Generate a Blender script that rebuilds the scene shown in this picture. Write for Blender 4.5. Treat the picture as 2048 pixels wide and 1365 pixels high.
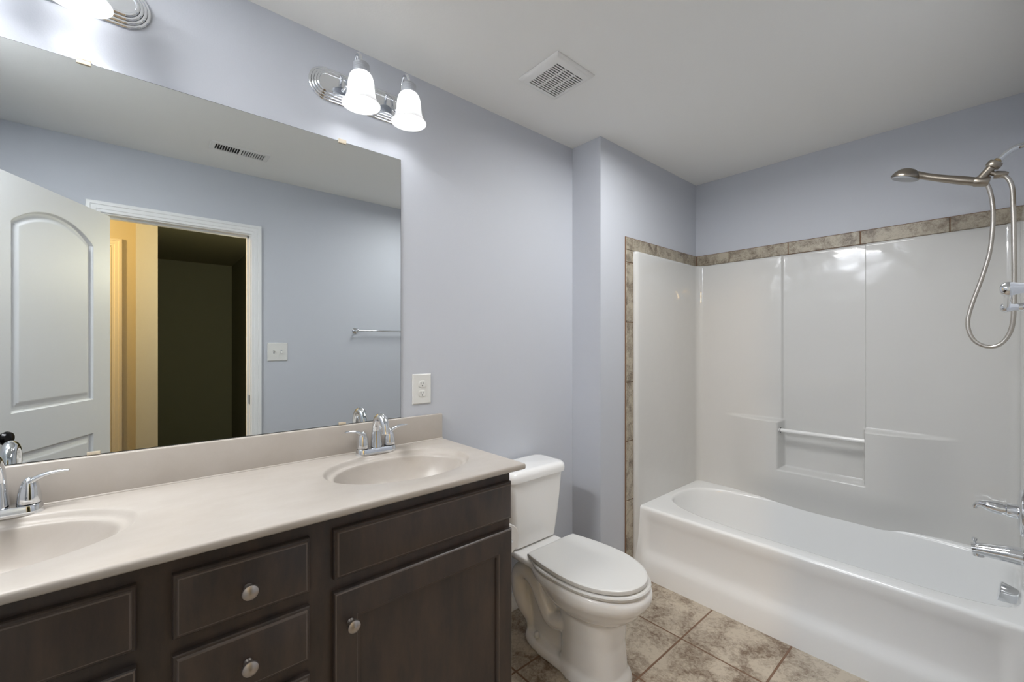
import bpy, bmesh, math
from mathutils import Vector, Matrix

# ------------------------------------------------------------------ scene
scene = bpy.context.scene
for o in list(bpy.data.objects):
    bpy.data.objects.remove(o)
C = scene.collection

# camera
cam_d = bpy.data.cameras.new('camera')
cam = bpy.data.objects.new('camera', cam_d)
C.objects.link(cam)
cam.location = (0.0, -1.605, 1.3235)
cam.rotation_euler = (math.radians(90), 0, math.radians(-41.1735))
cam_d.sensor_width = 36.0
cam_d.lens = 36.0 * 854.409 / 2048.0
cam_d.shift_y = 7.42 / 2048.0
cam_d.clip_start = 0.02
scene.camera = cam

# world: a closed house, hardly any light from outside
DAY = 0.05
w = bpy.data.worlds.new('world')
scene.world = w
w.use_nodes = True
w.node_tree.nodes['Background'].inputs[0].default_value = (0.93, 0.97, 1.0, 1)
w.node_tree.nodes['Background'].inputs[1].default_value = DAY

scene.view_settings.view_transform = 'Standard'
scene.view_settings.look = 'None'
scene.view_settings.exposure = 0.2
scene.view_settings.gamma = 1.0
scene.view_settings.use_curve_mapping = False
BULB = 22.0            # brightness of each vanity bulb
GLASS = 0.16            # brightness of the lit frosted glass around it
FILL = 12.0
FILL_LEFT = 18.0
HALL = 48.0            # warm hall lamp

hl = bpy.data.lights.new('hall_lamp_light', 'POINT')
hl.energy = HALL
hl.color = (1.0, 0.62, 0.22)
hl.shadow_soft_size = 0.06
hlo = bpy.data.objects.new('hall_lamp_light', hl)
C.objects.link(hlo)
hlo.location = (-0.85, -2.25, 2.15)

# added unseen fill light that lifts the dark room across the hall
dl = bpy.data.lights.new('far_room_fill', 'POINT')
dl.energy = 30.0
dl.color = (1.0, 0.95, 0.75)
dl.shadow_soft_size = 0.08
dlo = bpy.data.objects.new('far_room_fill', dl)
C.objects.link(dlo)
dlo.location = (0.93, -2.25, 1.9)

# added soft fill over the left end of the vanity, no fixture there
bl = bpy.data.lights.new('vanity_fill_light', 'AREA')
bl.shape = 'RECTANGLE'
bl.size = 0.18
bl.size_y = 0.45
bl.energy = FILL_LEFT
blo = bpy.data.objects.new('vanity_fill_light', bl)
C.objects.link(blo)
blo.location = (-0.515, -0.50, 2.425)

# added unseen fill light below the ceiling, between the toilet and the door wall
al = bpy.data.lights.new('room_fill_light', 'AREA')
al.shape = 'RECTANGLE'
al.size = 0.34
al.size_y = 0.60
al.spread = math.radians(172)
al.energy = FILL
al.color = (1.0, 1.0, 1.0)
alo = bpy.data.objects.new('room_fill_light', al)
C.objects.link(alo)
alo.location = (1.72, -0.90, 2.425)

# ------------------------------------------------------------------ materials
MATS = {}


def mat(name, col, rough=0.5, metal=0.0, spec=0.5, coat=0.0, bump=None, var=None, detail=3):
    m = bpy.data.materials.new(name)
    m.use_nodes = True
    nt = m.node_tree
    b = nt.nodes['Principled BSDF']
    b.inputs['Base Color'].default_value = (*col, 1)
    b.inputs['Roughness'].default_value = rough
    b.inputs['Metallic'].default_value = metal
    b.inputs['Specular IOR Level'].default_value = spec
    b.inputs['Coat Weight'].default_value = coat
    b.inputs['Coat Roughness'].default_value = 0.08
    tc = nt.nodes.new('ShaderNodeTexCoord')
    if bump:
        sc, st, dist = bump
        n = nt.nodes.new('ShaderNodeTexNoise')
        n.inputs['Scale'].default_value = sc
        n.inputs['Detail'].default_value = detail
        bp = nt.nodes.new('ShaderNodeBump')
        bp.inputs['Strength'].default_value = st
        bp.inputs['Distance'].default_value = dist
        nt.links.new(tc.outputs['Object'], n.inputs['Vector'])
        nt.links.new(n.outputs['Fac'], bp.inputs['Height'])
        nt.links.new(bp.outputs['Normal'], b.inputs['Normal'])
    if var:
        sc, c2, stretch = var
        mp = nt.nodes.new('ShaderNodeMapping')
        mp.inputs['Scale'].default_value = stretch
        n = nt.nodes.new('ShaderNodeTexNoise')
        n.inputs['Scale'].default_value = sc
        n.inputs['Detail'].default_value = 6
        n.inputs['Roughness'].default_value = 0.65
        r = nt.nodes.new('ShaderNodeValToRGB')
        r.color_ramp.elements[0].position = 0.35
        r.color_ramp.elements[1].position = 0.68
        r.color_ramp.elements[0].color = (*col, 1)
        r.color_ramp.elements[1].color = (*c2, 1)
        nt.links.new(tc.outputs['Object'], mp.inputs['Vector'])
        nt.links.new(mp.outputs['Vector'], n.inputs['Vector'])
        nt.links.new(n.outputs['Fac'], r.inputs['Fac'])
        nt.links.new(r.outputs['Color'], b.inputs['Base Color'])
    MATS[name] = m
    return m


mat('wall_paint', (0.57, 0.595, 0.645), 0.55, spec=0.3, bump=(220, 0.12, 0.002))
mat('ceiling_paint', (0.87, 0.87, 0.845), 0.8, spec=0.2, bump=(160, 0.15, 0.002))
mat('trim_white', (0.86, 0.87, 0.87), 0.35)
mat('door_white', (0.72, 0.74, 0.775), 0.5)
mat('porcelain', (0.94, 0.94, 0.93), 0.08, coat=0.4)
mat('seat_plastic', (0.74, 0.74, 0.72), 0.28)
mat('marble_top', (0.485, 0.443, 0.395), 0.33, coat=0.0, var=(9, (0.525, 0.485, 0.44), (1, 2.2, 1)))
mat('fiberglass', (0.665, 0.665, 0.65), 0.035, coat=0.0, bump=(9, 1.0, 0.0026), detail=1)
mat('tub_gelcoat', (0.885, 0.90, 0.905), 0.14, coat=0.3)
mat('wood_espresso', (0.050, 0.042, 0.040), 0.34, spec=0.45,
    var=(7, (0.085, 0.062, 0.050), (3, 3, 0.7)), bump=(60, 0.05, 0.001))
mat('wood_edge_glint', (0.13, 0.105, 0.09), 0.4)  # paler brown painted in for the highlight along the front edges
mat('chrome', (0.78, 0.80, 0.83), 0.06, metal=1)
mat('nickel', (0.36, 0.32, 0.27), 0.30, metal=1)
mat('knob_metal', (0.50, 0.46, 0.43), 0.35, metal=1)
mat('hose_metal', (0.55, 0.52, 0.48), 0.28, metal=1)
mat('mirror_glass', (0.78, 0.805, 0.80), 0.0, metal=1)
mat('mirror_edge', (0.05, 0.055, 0.05), 0.4)
mat('clip_plastic', (0.62, 0.54, 0.42), 0.3)
mat('black_hole', (0.01, 0.01, 0.01), 0.7)
mat('dark_metal', (0.03, 0.03, 0.032), 0.25, metal=1)
mat('plate_plastic', (0.76, 0.76, 0.73), 0.35)
mat('socket_plastic', (0.42, 0.44, 0.47), 0.4)
mat('grille_white', (0.80, 0.80, 0.78), 0.45)
mat('hall_paint', (0.52, 0.49, 0.40), 0.7)
mat('hall_trim', (0.70, 0.68, 0.62), 0.45)
mat('unlit_wall', (0.20, 0.195, 0.12), 0.8)  # dimness of the unlit far room put into its wall colour
mat('unlit_ceiling', (0.24, 0.22, 0.12), 0.9)  # the same dimness put into the ceiling colour
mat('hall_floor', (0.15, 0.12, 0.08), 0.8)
mat('paper', (0.82, 0.81, 0.79), 0.9)
mat('grab_plastic', (0.86, 0.86, 0.85), 0.12, coat=0.5)
mat('copper_spot', (0.42, 0.33, 0.20), 0.35, metal=1)


def tile_mat(name, brick, org, size=0.344, mortar=0.0045, fine=1.0, light=(0.54, 0.475, 0.38), dark=(0.175, 0.12, 0.078)):
    m = bpy.data.materials.new(name)
    m.use_nodes = True
    nt = m.node_tree
    L = nt.links
    b = nt.nodes['Principled BSDF']
    tc = nt.nodes.new('ShaderNodeTexCoord')
    # large cloudy patches x fine speckle
    n1 = nt.nodes.new('ShaderNodeTexNoise')
    n1.inputs['Scale'].default_value = 7.0 * fine
    n1.inputs['Detail'].default_value = 5
    n1.inputs['Roughness'].default_value = 0.6
    n1.inputs['Distortion'].default_value = 0.6
    n2 = nt.nodes.new('ShaderNodeTexNoise')
    n2.inputs['Scale'].default_value = 55 * fine
    n2.inputs['Detail'].default_value = 6
    n2.inputs['Roughness'].default_value = 0.75
    n2.inputs['Distortion'].default_value = 0.8
    L.new(tc.outputs['Object'], n1.inputs['Vector'])
    L.new(tc.outputs['Object'], n2.inputs['Vector'])
    a = nt.nodes.new('ShaderNodeMath')
    a.operation = 'MULTIPLY_ADD'
    a.inputs[1].default_value = 0.75
    L.new(n1.outputs['Fac'], a.inputs[0])
    h = nt.nodes.new('ShaderNodeMath')
    h.operation = 'MULTIPLY'
    h.inputs[1].default_value = 0.62
    L.new(n2.outputs['Fac'], h.inputs[0])
    L.new(h.outputs[0], a.inputs[2])
    r = nt.nodes.new('ShaderNodeValToRGB')
    e = r.color_ramp.elements
    e[0].position = 0.55
    e[0].color = (*dark, 1)
    e[1].position = 0.77
    e[1].color = (*light, 1)
    mid = e.new(0.65)
    mid.color = (0.5 * (light[0] + dark[0]), 0.5 * (light[1] + dark[1]), 0.5 * (light[2] + dark[2]), 1)
    L.new(a.outputs[0], r.inputs['Fac'])
    out = r.outputs['Color']
    if brick:
        mp = nt.nodes.new('ShaderNodeMapping')
        mp.inputs['Location'].default_value = org
        L.new(tc.outputs['Object'], mp.inputs['Vector'])
        br = nt.nodes.new('ShaderNodeTexBrick')
        br.offset = 0.0
        br.squash = 1.0
        br.inputs['Scale'].default_value = 1.0
        br.inputs['Brick Width'].default_value = size
        br.inputs['Row Height'].default_value = size
        br.inputs['Mortar Size'].default_value = mortar
        br.inputs['Mortar Smooth'].default_value = 0.15
        L.new(mp.outputs['Vector'], br.inputs['Vector'])
        mx = nt.nodes.new('ShaderNodeMix')
        mx.data_type = 'RGBA'
        mx.inputs[7].default_value = (0.19, 0.105, 0.06, 1)
        L.new(br.outputs['Fac'], mx.inputs[0])
        L.new(out, mx.inputs[6])
        out = mx.outputs[2]
        bp = nt.nodes.new('ShaderNodeBump')
        bp.invert = True
        bp.inputs['Strength'].default_value = 0.6
        bp.inputs['Distance'].default_value = 0.003
        L.new(br.outputs['Fac'], bp.inputs['Height'])
        L.new(bp.outputs['Normal'], b.inputs['Normal'])
    L.new(out, b.inputs['Base Color'])
    b.inputs['Roughness'].default_value = 0.38
    MATS[name] = m


# grout lines of the floor cross at x=1.836, y=-0.661
tile_mat('floor_tile', True, (-1.836 + 0.344 * 20 - 0.00225, 0.661 + 0.344 * 20 - 0.00225, 0))
tile_mat('border_tile', False, None, fine=2.4, light=(0.46, 0.41, 0.32), dark=(0.16, 0.125, 0.09))
mat('grout', (0.22, 0.13, 0.08), 0.9)

# frosted alabaster glass of the lamp shades
m = bpy.data.materials.new('alabaster_glass')
m.use_nodes = True
nt = m.node_tree
for n in list(nt.nodes):
    if n.type == 'BSDF_PRINCIPLED':
        nt.nodes.remove(n)
out = nt.nodes['Material Output']
df = nt.nodes.new('ShaderNodeBsdfDiffuse')
tr = nt.nodes.new('ShaderNodeBsdfTranslucent')
gl = nt.nodes.new('ShaderNodeBsdfGlossy')
gl.inputs['Roughness'].default_value = 0.15
tcn = nt.nodes.new('ShaderNodeTexCoord')
nz = nt.nodes.new('ShaderNodeTexNoise')
nz.inputs['Scale'].default_value = 16
nz.inputs['Detail'].default_value = 5
nz.inputs['Distortion'].default_value = 1.5
rp = nt.nodes.new('ShaderNodeValToRGB')
rp.color_ramp.elements[0].position = 0.35
rp.color_ramp.elements[0].color = (0.90, 0.905, 0.915, 1)
rp.color_ramp.elements[1].position = 0.65
rp.color_ramp.elements[1].color = (0.98, 0.98, 0.98, 1)
m1 = nt.nodes.new('ShaderNodeMixShader')
m1.inputs[0].default_value = 0.24
m2 = nt.nodes.new('ShaderNodeMixShader')
m2.inputs[0].default_value = 0.05
nt.links.new(tcn.outputs['Object'], nz.inputs['Vector'])
nt.links.new(nz.outputs['Fac'], rp.inputs['Fac'])
nt.links.new(rp.outputs['Color'], df.inputs['Color'])
nt.links.new(rp.outputs['Color'], tr.inputs['Color'])
nt.links.new(df.outputs[0], m1.inputs[1])
nt.links.new(tr.outputs[0], m1.inputs[2])
nt.links.new(m1.outputs[0], m2.inputs[1])
nt.links.new(gl.outputs[0], m2.inputs[2])
em = nt.nodes.new('ShaderNodeEmission')
em.inputs['Strength'].default_value = GLASS
nt.links.new(rp.outputs['Color'], em.inputs['Color'])
ad = nt.nodes.new('ShaderNodeAddShader')
nt.links.new(m2.outputs[0], ad.inputs[0])
nt.links.new(em.outputs[0], ad.inputs[1])
nt.links.new(ad.outputs[0], out.inputs['Surface'])
MATS['alabaster_glass'] = m

m = bpy.data.materials.new('lit_bulb')
m.use_nodes = True
nt = m.node_tree
b = nt.nodes['Principled BSDF']
b.inputs['Base Color'].default_value = (0.9, 0.9, 0.9, 1)
b.inputs['Emission Color'].default_value = (0.985, 0.99, 1.0, 1)
b.inputs['Emission Strength'].default_value = BULB
MATS['lit_bulb'] = m

# ------------------------------------------------------------------ mesh helpers


def finish(name, bm, m, parent=None, angle=40, local=False):
    """link a bmesh (built in world coordinates) as ONE mesh object"""
    bmesh.ops.recalc_face_normals(bm, faces=bm.faces[:])
    if parent is not None and not local:
        off = Vector((0, 0, 0))
        p = parent
        while p is not None:
            off += p.location
            p = p.parent
        bmesh.ops.translate(bm, verts=bm.verts[:], vec=-off)
    me = bpy.data.meshes.new(name)
    bm.to_mesh(me)
    bm.free()
    me.polygons.foreach_set('use_smooth', [True] * len(me.polygons))
    me.set_sharp_from_angle(angle=math.radians(angle))
    me.materials.append(MATS[m])
    o = bpy.data.objects.new(name, me)
    C.objects.link(o)
    if parent is not None:
        o.parent = parent
    return o


def tag(o, label, cat, group=None):
    o['label'] = label
    o['category'] = cat
    if group:
        o['group'] = group
    return o


def thing(name, label, cat, loc=(0, 0, 0), group=None, rotz=0):
    o = bpy.data.objects.new(name, None)
    o.empty_display_size = 0.05
    C.objects.link(o)
    o.location = loc
    o.rotation_euler = (0, 0, rotz)
    return tag(o, label, cat, group)


def struct(name, bm, m, parent=None, angle=40):
    o = finish(name, bm, m, parent, angle)
    if parent is None:
        o['kind'] = 'structure'
    return o


def bx(bm, x0, x1, y0, y1, z0, z1, bev=0.0, seg=2):
    vs = [bm.verts.new((x, y, z)) for x in (x0, x1) for y in (y0, y1) for z in (z0, z1)]
    fs = [(0, 1, 3, 2), (4, 6, 7, 5), (0, 4, 5, 1), (2, 3, 7, 6), (0, 2, 6, 4), (1, 5, 7, 3)]
    faces = [bm.faces.new([vs[i] for i in f]) for f in fs]
    if bev > 0:
        edges = list({e for f in faces for e in f.edges})
        bmesh.ops.bevel(bm, geom=edges, offset=bev, segments=seg, profile=0.5, affect='EDGES')
    return bm


def box(*a, **k):
    return bx(bmesh.new(), *a, **k)


def rings(bm, rs, close_start=True, close_end=True, cyclic=True):
    """skin a list of rings (lists of points, same count)"""
    V = [[bm.verts.new(p) for p in r] for r in rs]
    n = len(V[0])
    for a, b in zip(V[:-1], V[1:]):
        for i in range(n if cyclic else n - 1):
            j = (i + 1) % n
            bm.faces.new((a[i], a[j], b[j], b[i]))
    if close_start and cyclic:
        bm.faces.new(V[0][::-1])
    if close_end and cyclic:
        bm.faces.new(V[-1])
    return V


def frame_for(d):
    d = Vector(d).normalized()
    u = d.orthogonal().normalized()
    return u, d.cross(u)


def lathe(bm, prof, org, axis=(0, 0, 1), n=32, caps=True):
    """prof: list of (radius, distance along axis)"""
    d = Vector(axis).normalized()
    u, v = frame_for(d)
    o = Vector(org)
    rs = []
    for r, h in prof:
        rs.append([o + d * h + (u * math.cos(2 * math.pi * i / n) + v * math.sin(2 * math.pi * i / n)) * max(r, 1e-5)
                   for i in range(n)])
    rings(bm, rs, caps, caps)
    return bm


def spline(pts, sub=8):
    P = [Vector(p) for p in pts]
    P = [2 * P[0] - P[1]] + P + [2 * P[-1] - P[-2]]
    out = []
    for i in range(1, len(P) - 2):
        p0, p1, p2, p3 = P[i - 1:i + 3]
        for k in range(sub):
            t = k / sub
            out.append(0.5 * ((2 * p1) + (p2 - p0) * t + (2 * p0 - 5 * p1 + 4 * p2 - p3) * t * t
                              + (3 * p1 - p0 - 3 * p2 + p3) * t ** 3))
    out.append(P[-2])
    return out


def tube(bm, pts, rad, n=14, sub=8, flat=None, up=None, smooth=True):
    """rad: number or per-control-point list; flat: (wide, thick) factors with fixed side direction"""
    path = spline(pts, sub) if smooth else [Vector(p) for p in pts]
    m_ = len(path)
    k = len(pts)

    def rr(i):
        if not isinstance(rad, (list, tuple)):
            return rad
        t = i / (m_ - 1) * (k - 1)
        a = min(int(t), k - 2)
        f = t - a
        return rad[a] * (1 - f) + rad[a + 1] * f

    rs = []
    u = None
    for i, p in enumerate(path):
        d = (path[min(i + 1, m_ - 1)] - path[max(i - 1, 0)]).normalized()
        if up is not None:
            s = d.cross(Vector(up)).normalized()
            t = s.cross(d).normalized()
        else:
            if u is None:
                u = d.orthogonal().normalized()
            u = (u - d * u.dot(d)).normalized()
            s, t = u, d.cross(u)
        a, b_ = flat if flat else (1, 1)
        r = rr(i)
        rs.append([p + s * (math.cos(2 * math.pi * q / n) * r * a) + t * (math.sin(2 * math.pi * q / n) * r * b_)
                   for q in range(n)])
    rings(bm, rs)
    return bm


def sst(a, b, x):
    if a == b:
        return 1.0 if x >= b else 0.0
    t = max(0.0, min(1.0, (x - a) / (b - a)))
    return t * t * (3 - 2 * t)


def lin(a, b, n):
    return [a + (b - a) * i / (n - 1) for i in range(n)]


def uniq(vals, eps=1e-4):
    vals = sorted(vals)
    out = [vals[0]]
    for v in vals[1:]:
        if v - out[-1] > eps:
            out.append(v)
    return out


# ------------------------------------------------------------------ room dimensions
H = 2.44
XL, XR, XB = -0.62, 1.861, 2.946        # left wall, return wall, wall behind the tub
YJ, YD, YF = -0.197, -1.661, -1.69      # jog of the alcove, door wall, faucet wall
T = 0.115
DX0, DX1, DZ = -0.15, 0.553, 2.045      # door opening

# floor and ceiling
struct('floor', box(XL - 0.1, XB + 0.1, YD - T, 0.1, -0.08, 0.0), 'floor_tile')
struct('ceiling', box(XL - 0.1, XB + 0.1, YD - T, 0.1, H, H + 0.08), 'ceiling_paint')
# walls
struct('wall_north', box(XL - 0.1, XR + 0.001, 0.0, 0.1, 0, H), 'wall_paint')
bm = box(XR, XB + 0.1, YJ, 0.1, 0, H)
struct('wall_alcove_north', bm, 'wall_paint')
struct('wall_east', box(XB, XB + 0.1, YF - 0.1, YJ, 0, H), 'wall_paint')
struct('wall_alcove_south', box(2.02, XB, YF - 0.1, YF, 0, H), 'wall_paint')
struct('wall_west', box(XL - 0.1, XL, YD - T, 0.0, 0, H), 'wall_paint')
bm = bmesh.new()
bx(bm, XL, DX0 - 0.02, YD - T, YD, 0, H)
bx(bm, DX1 + 0.02, 2.02, YD - T, YD, 0, H)
bx(bm, DX0 - 0.02, DX1 + 0.02, YD - T, YD, DZ + 0.02, H)
struct('wall_south', bm, 'wall_paint')


def base_board(name, pts, m='trim_white', h=0.092, t=0.014):
    """pts: list of (x0,x1,y0,y1) footprints"""
    bm = bmesh.new()
    for x0, x1, y0, y1 in pts:
        bx(bm, x0, x1, y0, y1, 0, h, 0.004, 2)
    return struct(name, bm, m)


base_board('baseboard_north', [(0.958, XR, -0.014, 0.0)])
base_board('baseboard_alcove', [(XR - 0.014, XR, YJ - 0.014, -0.014), (XR, 2.085, YJ - 0.014, YJ)])
base_board('baseboard_south', [(DX1 + 0.068, 2.02, YD, YD + 0.014), (XL, DX0 - 0.068, YD, YD + 0.014)])
base_board('baseboard_west', [(XL, XL + 0.014, YD + 0.014, -0.55)])

# door casing, jambs and stop
bm = bmesh.new()
CAS = [(0.006, 0.0), (0.006, 0.008), (0.009, 0.011), (0.022, 0.011), (0.025, 0.014), (0.044, 0.014), (0.047, 0.018), (0.060, 0.019), (0.064, 0.017), (0.066, 0.0)]


def casing_sweep(bm, x0, x1, zt, y0, s, zb=0.0):
    """mitred moulding around an opening, sticking out along s from the wall face y0"""
    rs = [[(x0 - a, y0 + s * (t + 0.0002), zb) for a, t in CAS], [(x0 - a, y0 + s * (t + 0.0002), zt + a) for a, t in CAS],
          [(x1 + a, y0 + s * (t + 0.0002), zt + a) for a, t in CAS], [(x1 + a, y0 + s * (t + 0.0002), zb) for a, t in CAS]]
    rings(bm, rs)


casing_sweep(bm, DX0, DX1, DZ, YD, 1)
casing_sweep(bm, DX0, DX1, DZ, YD - T, -1)
bx(bm, DX1, DX1 + 0.02, YD - T, YD, 0, DZ + 0.02)
bx(bm, DX0 - 0.02, DX0, YD - T, YD, 0, DZ + 0.02)
bx(bm, DX0, DX1, YD - T, YD, DZ, DZ + 0.02)
bx(bm, DX1 - 0.011, DX1, YD - 0.075, YD - 0.040, 0, DZ, 0.002)
bx(bm, DX0, DX0 + 0.011, YD - 0.075, YD - 0.040, 0, DZ, 0.002)
bx(bm, DX0, DX1, YD - 0.075, YD - 0.040, DZ - 0.011, DZ, 0.002)
casing = struct('trim_1', bm, 'trim_white')
bm = bmesh.new()
bx(bm, DX1 - 0.0015, DX1 + 0.001, YD - 0.036, YD - 0.004, 0.93, 0.99, 0.0005)
finish('strike_plate', bm, 'dark_metal', casing)

# ------------------------------------------------------------------ the door leaf
HX, HY = -0.118, -1.646
ang = math.atan2(0.88986, -0.45622)
door = bpy.data.objects.new('door_1', None)
C.objects.link(door)
door['kind'] = 'structure'
door.location = (HX, HY, 0.012)
door.rotation_euler = (0, 0, ang)
LW, LH = 0.765, 2.02
# local frame: +x along the leaf, visible face at y = 0 with outward normal -y, thickness toward +y


def rect_d(x, z, x0, x1, z0, z1):
    return min(x - x0, x1 - x, z - z0, z1 - z)


def arch_top(x, x0, x1, zs, zp):
    """height of an arch with shoulders zs and crown zp"""
    c = 0.5 * (x0 + x1)
    hw = 0.5 * (x1 - x0)
    s = zp - zs
    R = (hw * hw + s * s) / (2 * s)
    return zp - R + math.sqrt(max(R * R - (x - c) ** 2, 0))


def panel_prof(d):
    """depth below the face at distance d inside the panel outline"""
    if d <= 0:
        return 0.0
    if d < 0.010:
        return 0.012 * sst(0, 0.010, d)
    if d < 0.018:
        return 0.012
    if d < 0.045:
        return 0.012 - 0.010 * sst(0.018, 0.045, d)
    return 0.002


P1 = (0.128, 0.612, 1.025, 1.826, 1.918)
P2 = (0.128, 0.612, 0.22, 0.85)


def leaf_depth(x, z):
    x0, x1, z0, zs, zp = P1
    if x0 < x < x1 and z0 < z < zp:
        d = min(x - x0, x1 - x, z - z0, (arch_top(x, x0, x1, zs, zp) - z) * 0.95)
        return panel_prof(d)
    x0, x1, z0, z1 = P2
    return panel_prof(rect_d(x, z, x0, x1, z0, z1))


bm = bmesh.new()
xs = lin(0, LW, 11)
for e in (0.128, 0.612):
    s = 1 if e < 0.3 else -1
    xs += [e + s * d for d in (0, 0.003, 0.006, 0.010, 0.018, 0.024, 0.032, 0.040, 0.045)]
xs += lin(0.17, 0.57, 60)
xs = uniq(xs, 0.0008)
zs = lin(0, LH, 12)
for e, s in ((1.025, 1), (0.22, 1), (0.85, -1)):
    zs += [e + s * d for d in (0, 0.003, 0.006, 0.010, 0.018, 0.024, 0.032, 0.040, 0.045)]
zs += lin(1.76, 1.925, 70)
zs = uniq(zs, 0.0008)
grid = [[bm.verts.new((x, leaf_depth(x, z), z)) for z in zs] for x in xs]
for i in range(len(xs) - 1):
    for j in range(len(zs) - 1):
        bm.faces.new((grid[i][j], grid[i + 1][j], grid[i + 1][j + 1], grid[i][j + 1]))
bt = 0.035
bv = [bm.verts.new(p) for p in ((0, bt, 0), (LW, bt, 0), (LW, bt, LH), (0, bt, LH))]
bm.faces.new(bv)
nx_, nz_ = len(xs), len(zs)
bm.faces.new([grid[i][0] for i in range(nx_)] + [bv[1], bv[0]])
bm.faces.new([grid[i][-1] for i in range(nx_)] + [bv[2], bv[3]])
bm.faces.new([grid[0][j] for j in range(nz_)] + [bv[3], bv[0]])
bm.faces.new([grid[-1][j] for j in range(nz_)] + [bv[2], bv[1]])
finish('door_leaf', bm, 'door_white', door, angle=7, local=True)
bm = bmesh.new()
lathe(bm, [(0.0, 0), (0.030, 0.0), (0.030, 0.006), (0.012, 0.012), (0.011, 0.035), (0.024, 0.042), (0.028, 0.052),
           (0.024, 0.062), (0.010, 0.067), (0, 0.068)], (0.704, 0.0, 0.94), (0, -1, 0), 28)
finish('door_knob', bm, 'dark_metal', door, local=True)
bm = bmesh.new()
lathe(bm, [(0.0, 0), (0.030, 0.0), (0.030, 0.006), (0.012, 0.012), (0.011, 0.035), (0.024, 0.042), (0.028, 0.052),
           (0.024, 0.062), (0.010, 0.067), (0, 0.068)], (0.704, 0.035, 0.94), (0, 1, 0), 28)
finish('door_knob', bm, 'dark_metal', door, local=True)

# ------------------------------------------------------------------ hall beyond the door (seen in the mirror)
YH = YD - T
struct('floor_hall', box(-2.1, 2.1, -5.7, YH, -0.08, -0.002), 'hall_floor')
struct('ceiling_hall', box(-2.1, 2.1, -5.7, YH, H, H + 0.08), 'unlit_ceiling')
struct('wall_hall_south', box(-2.1, -0.014, -2.87, -2.75, 0, H), 'hall_paint')
struct('wall_hall_partition', box(-0.014, 0.111, -5.6, -2.62, 0, H), 'hall_paint')
struct('wall_hall_far', box(0.111, 1.1, -5.7, -5.6, 0, H), 'unlit_wall')
struct('wall_hall_east', box(1.0, 1.1, -5.6, YH, 0, H), 'unlit_wall')
struct('wall_hall_west', box(-2.1, -2.0, -2.75, YH, 0, H), 'hall_paint')
bm = bmesh.new()
casing_sweep(bm, -0.92, -0.156, 2.05, -2.75, 1)
bx(bm, -0.92, -0.152, -2.75, -2.742, 0.01, 2.05)
struct('trim_2', bm, 'hall_trim')

# ------------------------------------------------------------------ vanity cabinet
CX0, CX1 = XL + 0.002, 0.956
YFR = -0.500
van = thing('vanity_cabinet', 'dark espresso wooden double vanity cabinet with drawers, standing under the beige countertop', 'cabinet',
            (0.17, -0.25, 0))
bm = bmesh.new()
bx(bm, CX0, CX0 + 0.018, YFR + 0.02, -0.004, 0.0, 0.899, 0.001, 1)
bx(bm, CX1 - 0.018, CX1, YFR + 0.02, -0.015, 0.0, 0.899, 0.001, 1)
bx(bm, CX0 + 0.018, CX1 - 0.018, YFR + 0.02, -0.004, 0.10, 0.118)
bx(bm, CX0 + 0.018, CX1 - 0.018, YFR + 0.075, YFR + 0.09, 0.0, 0.10)
bx(bm, CX0 + 0.018, CX1 - 0.018, -0.010, -0.004, 0.118, 0.70)
finish('carcass', bm, 'wood_espresso', van)
finish('face_frame', box(CX0, CX1, YFR, YFR + 0.02, 0.10, 0.899, 0.0015, 1), 'wood_espresso', van)


def knob(parent, x, z, y=-0.523):
    bm = bmesh.new()
    lathe(bm, [(0.0, 0), (0.0095, 0), (0.0085, 0.004), (0.006, 0.009), (0.0065, 0.014), (0.0145, 0.018), (0.0165, 0.022),
               (0.0155, 0.027), (0.010, 0.031), (0, 0.0325)], (x, y, z), (0, -1, 0), 28)
    return finish('knob', bm, 'knob_metal', parent)


def glint_bands(bm, bands, n=4):
    """the narrow edge bands (ring index) coloured lighter to imitate the glint on the edges"""
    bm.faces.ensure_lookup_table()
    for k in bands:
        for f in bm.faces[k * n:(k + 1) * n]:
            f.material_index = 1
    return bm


def slab_front(x0, x1, z0, z1):
    """drawer front: slab with a stepped moulded edge"""
    bm = bmesh.new()

    def rr(i, y):
        return [(x0 + i, y, z0 + i), (x1 - i, y, z0 + i), (x1 - i, y, z1 - i), (x0 + i, y, z1 - i)]
    rings(bm, [rr(0, YFR + 0.001), rr(0, YFR - 0.013), rr(0.002, YFR - 0.0155), rr(0.006, YFR - 0.0165), rr(0.008, YFR - 0.0205),
               rr(0.0105, YFR - 0.0215)])
    return glint_bands(bm, (3, 4))


def panel_door(x0, x1, z0, z1, fw=0.056, ft=0.070):
    bm = bmesh.new()

    def rr(i, k, y):
        return [(x0 + i, y, z0 + k), (x1 - i, y, z0 + k), (x1 - i, y, z1 - k), (x0 + i, y, z1 - k)]
    rings(bm, [rr(0, 0, YFR + 0.001), rr(0, 0, YFR - 0.016), rr(0.002, 0.002, YFR - 0.019), rr(0.005, 0.005, YFR - 0.0205),
               rr(fw, ft, YFR - 0.0205), rr(fw + 0.002, ft + 0.002, YFR - 0.0185), rr(fw + 0.009, ft + 0.009, YFR - 0.0165),
               rr(fw + 0.010, ft + 0.010, YFR - 0.0105), rr(fw + 0.013, ft + 0.013, YFR - 0.0105)])
    return glint_bands(bm, (2, 4))


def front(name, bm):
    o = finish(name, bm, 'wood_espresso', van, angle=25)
    o.data.materials.append(MATS['wood_edge_glint'])
    return o


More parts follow.
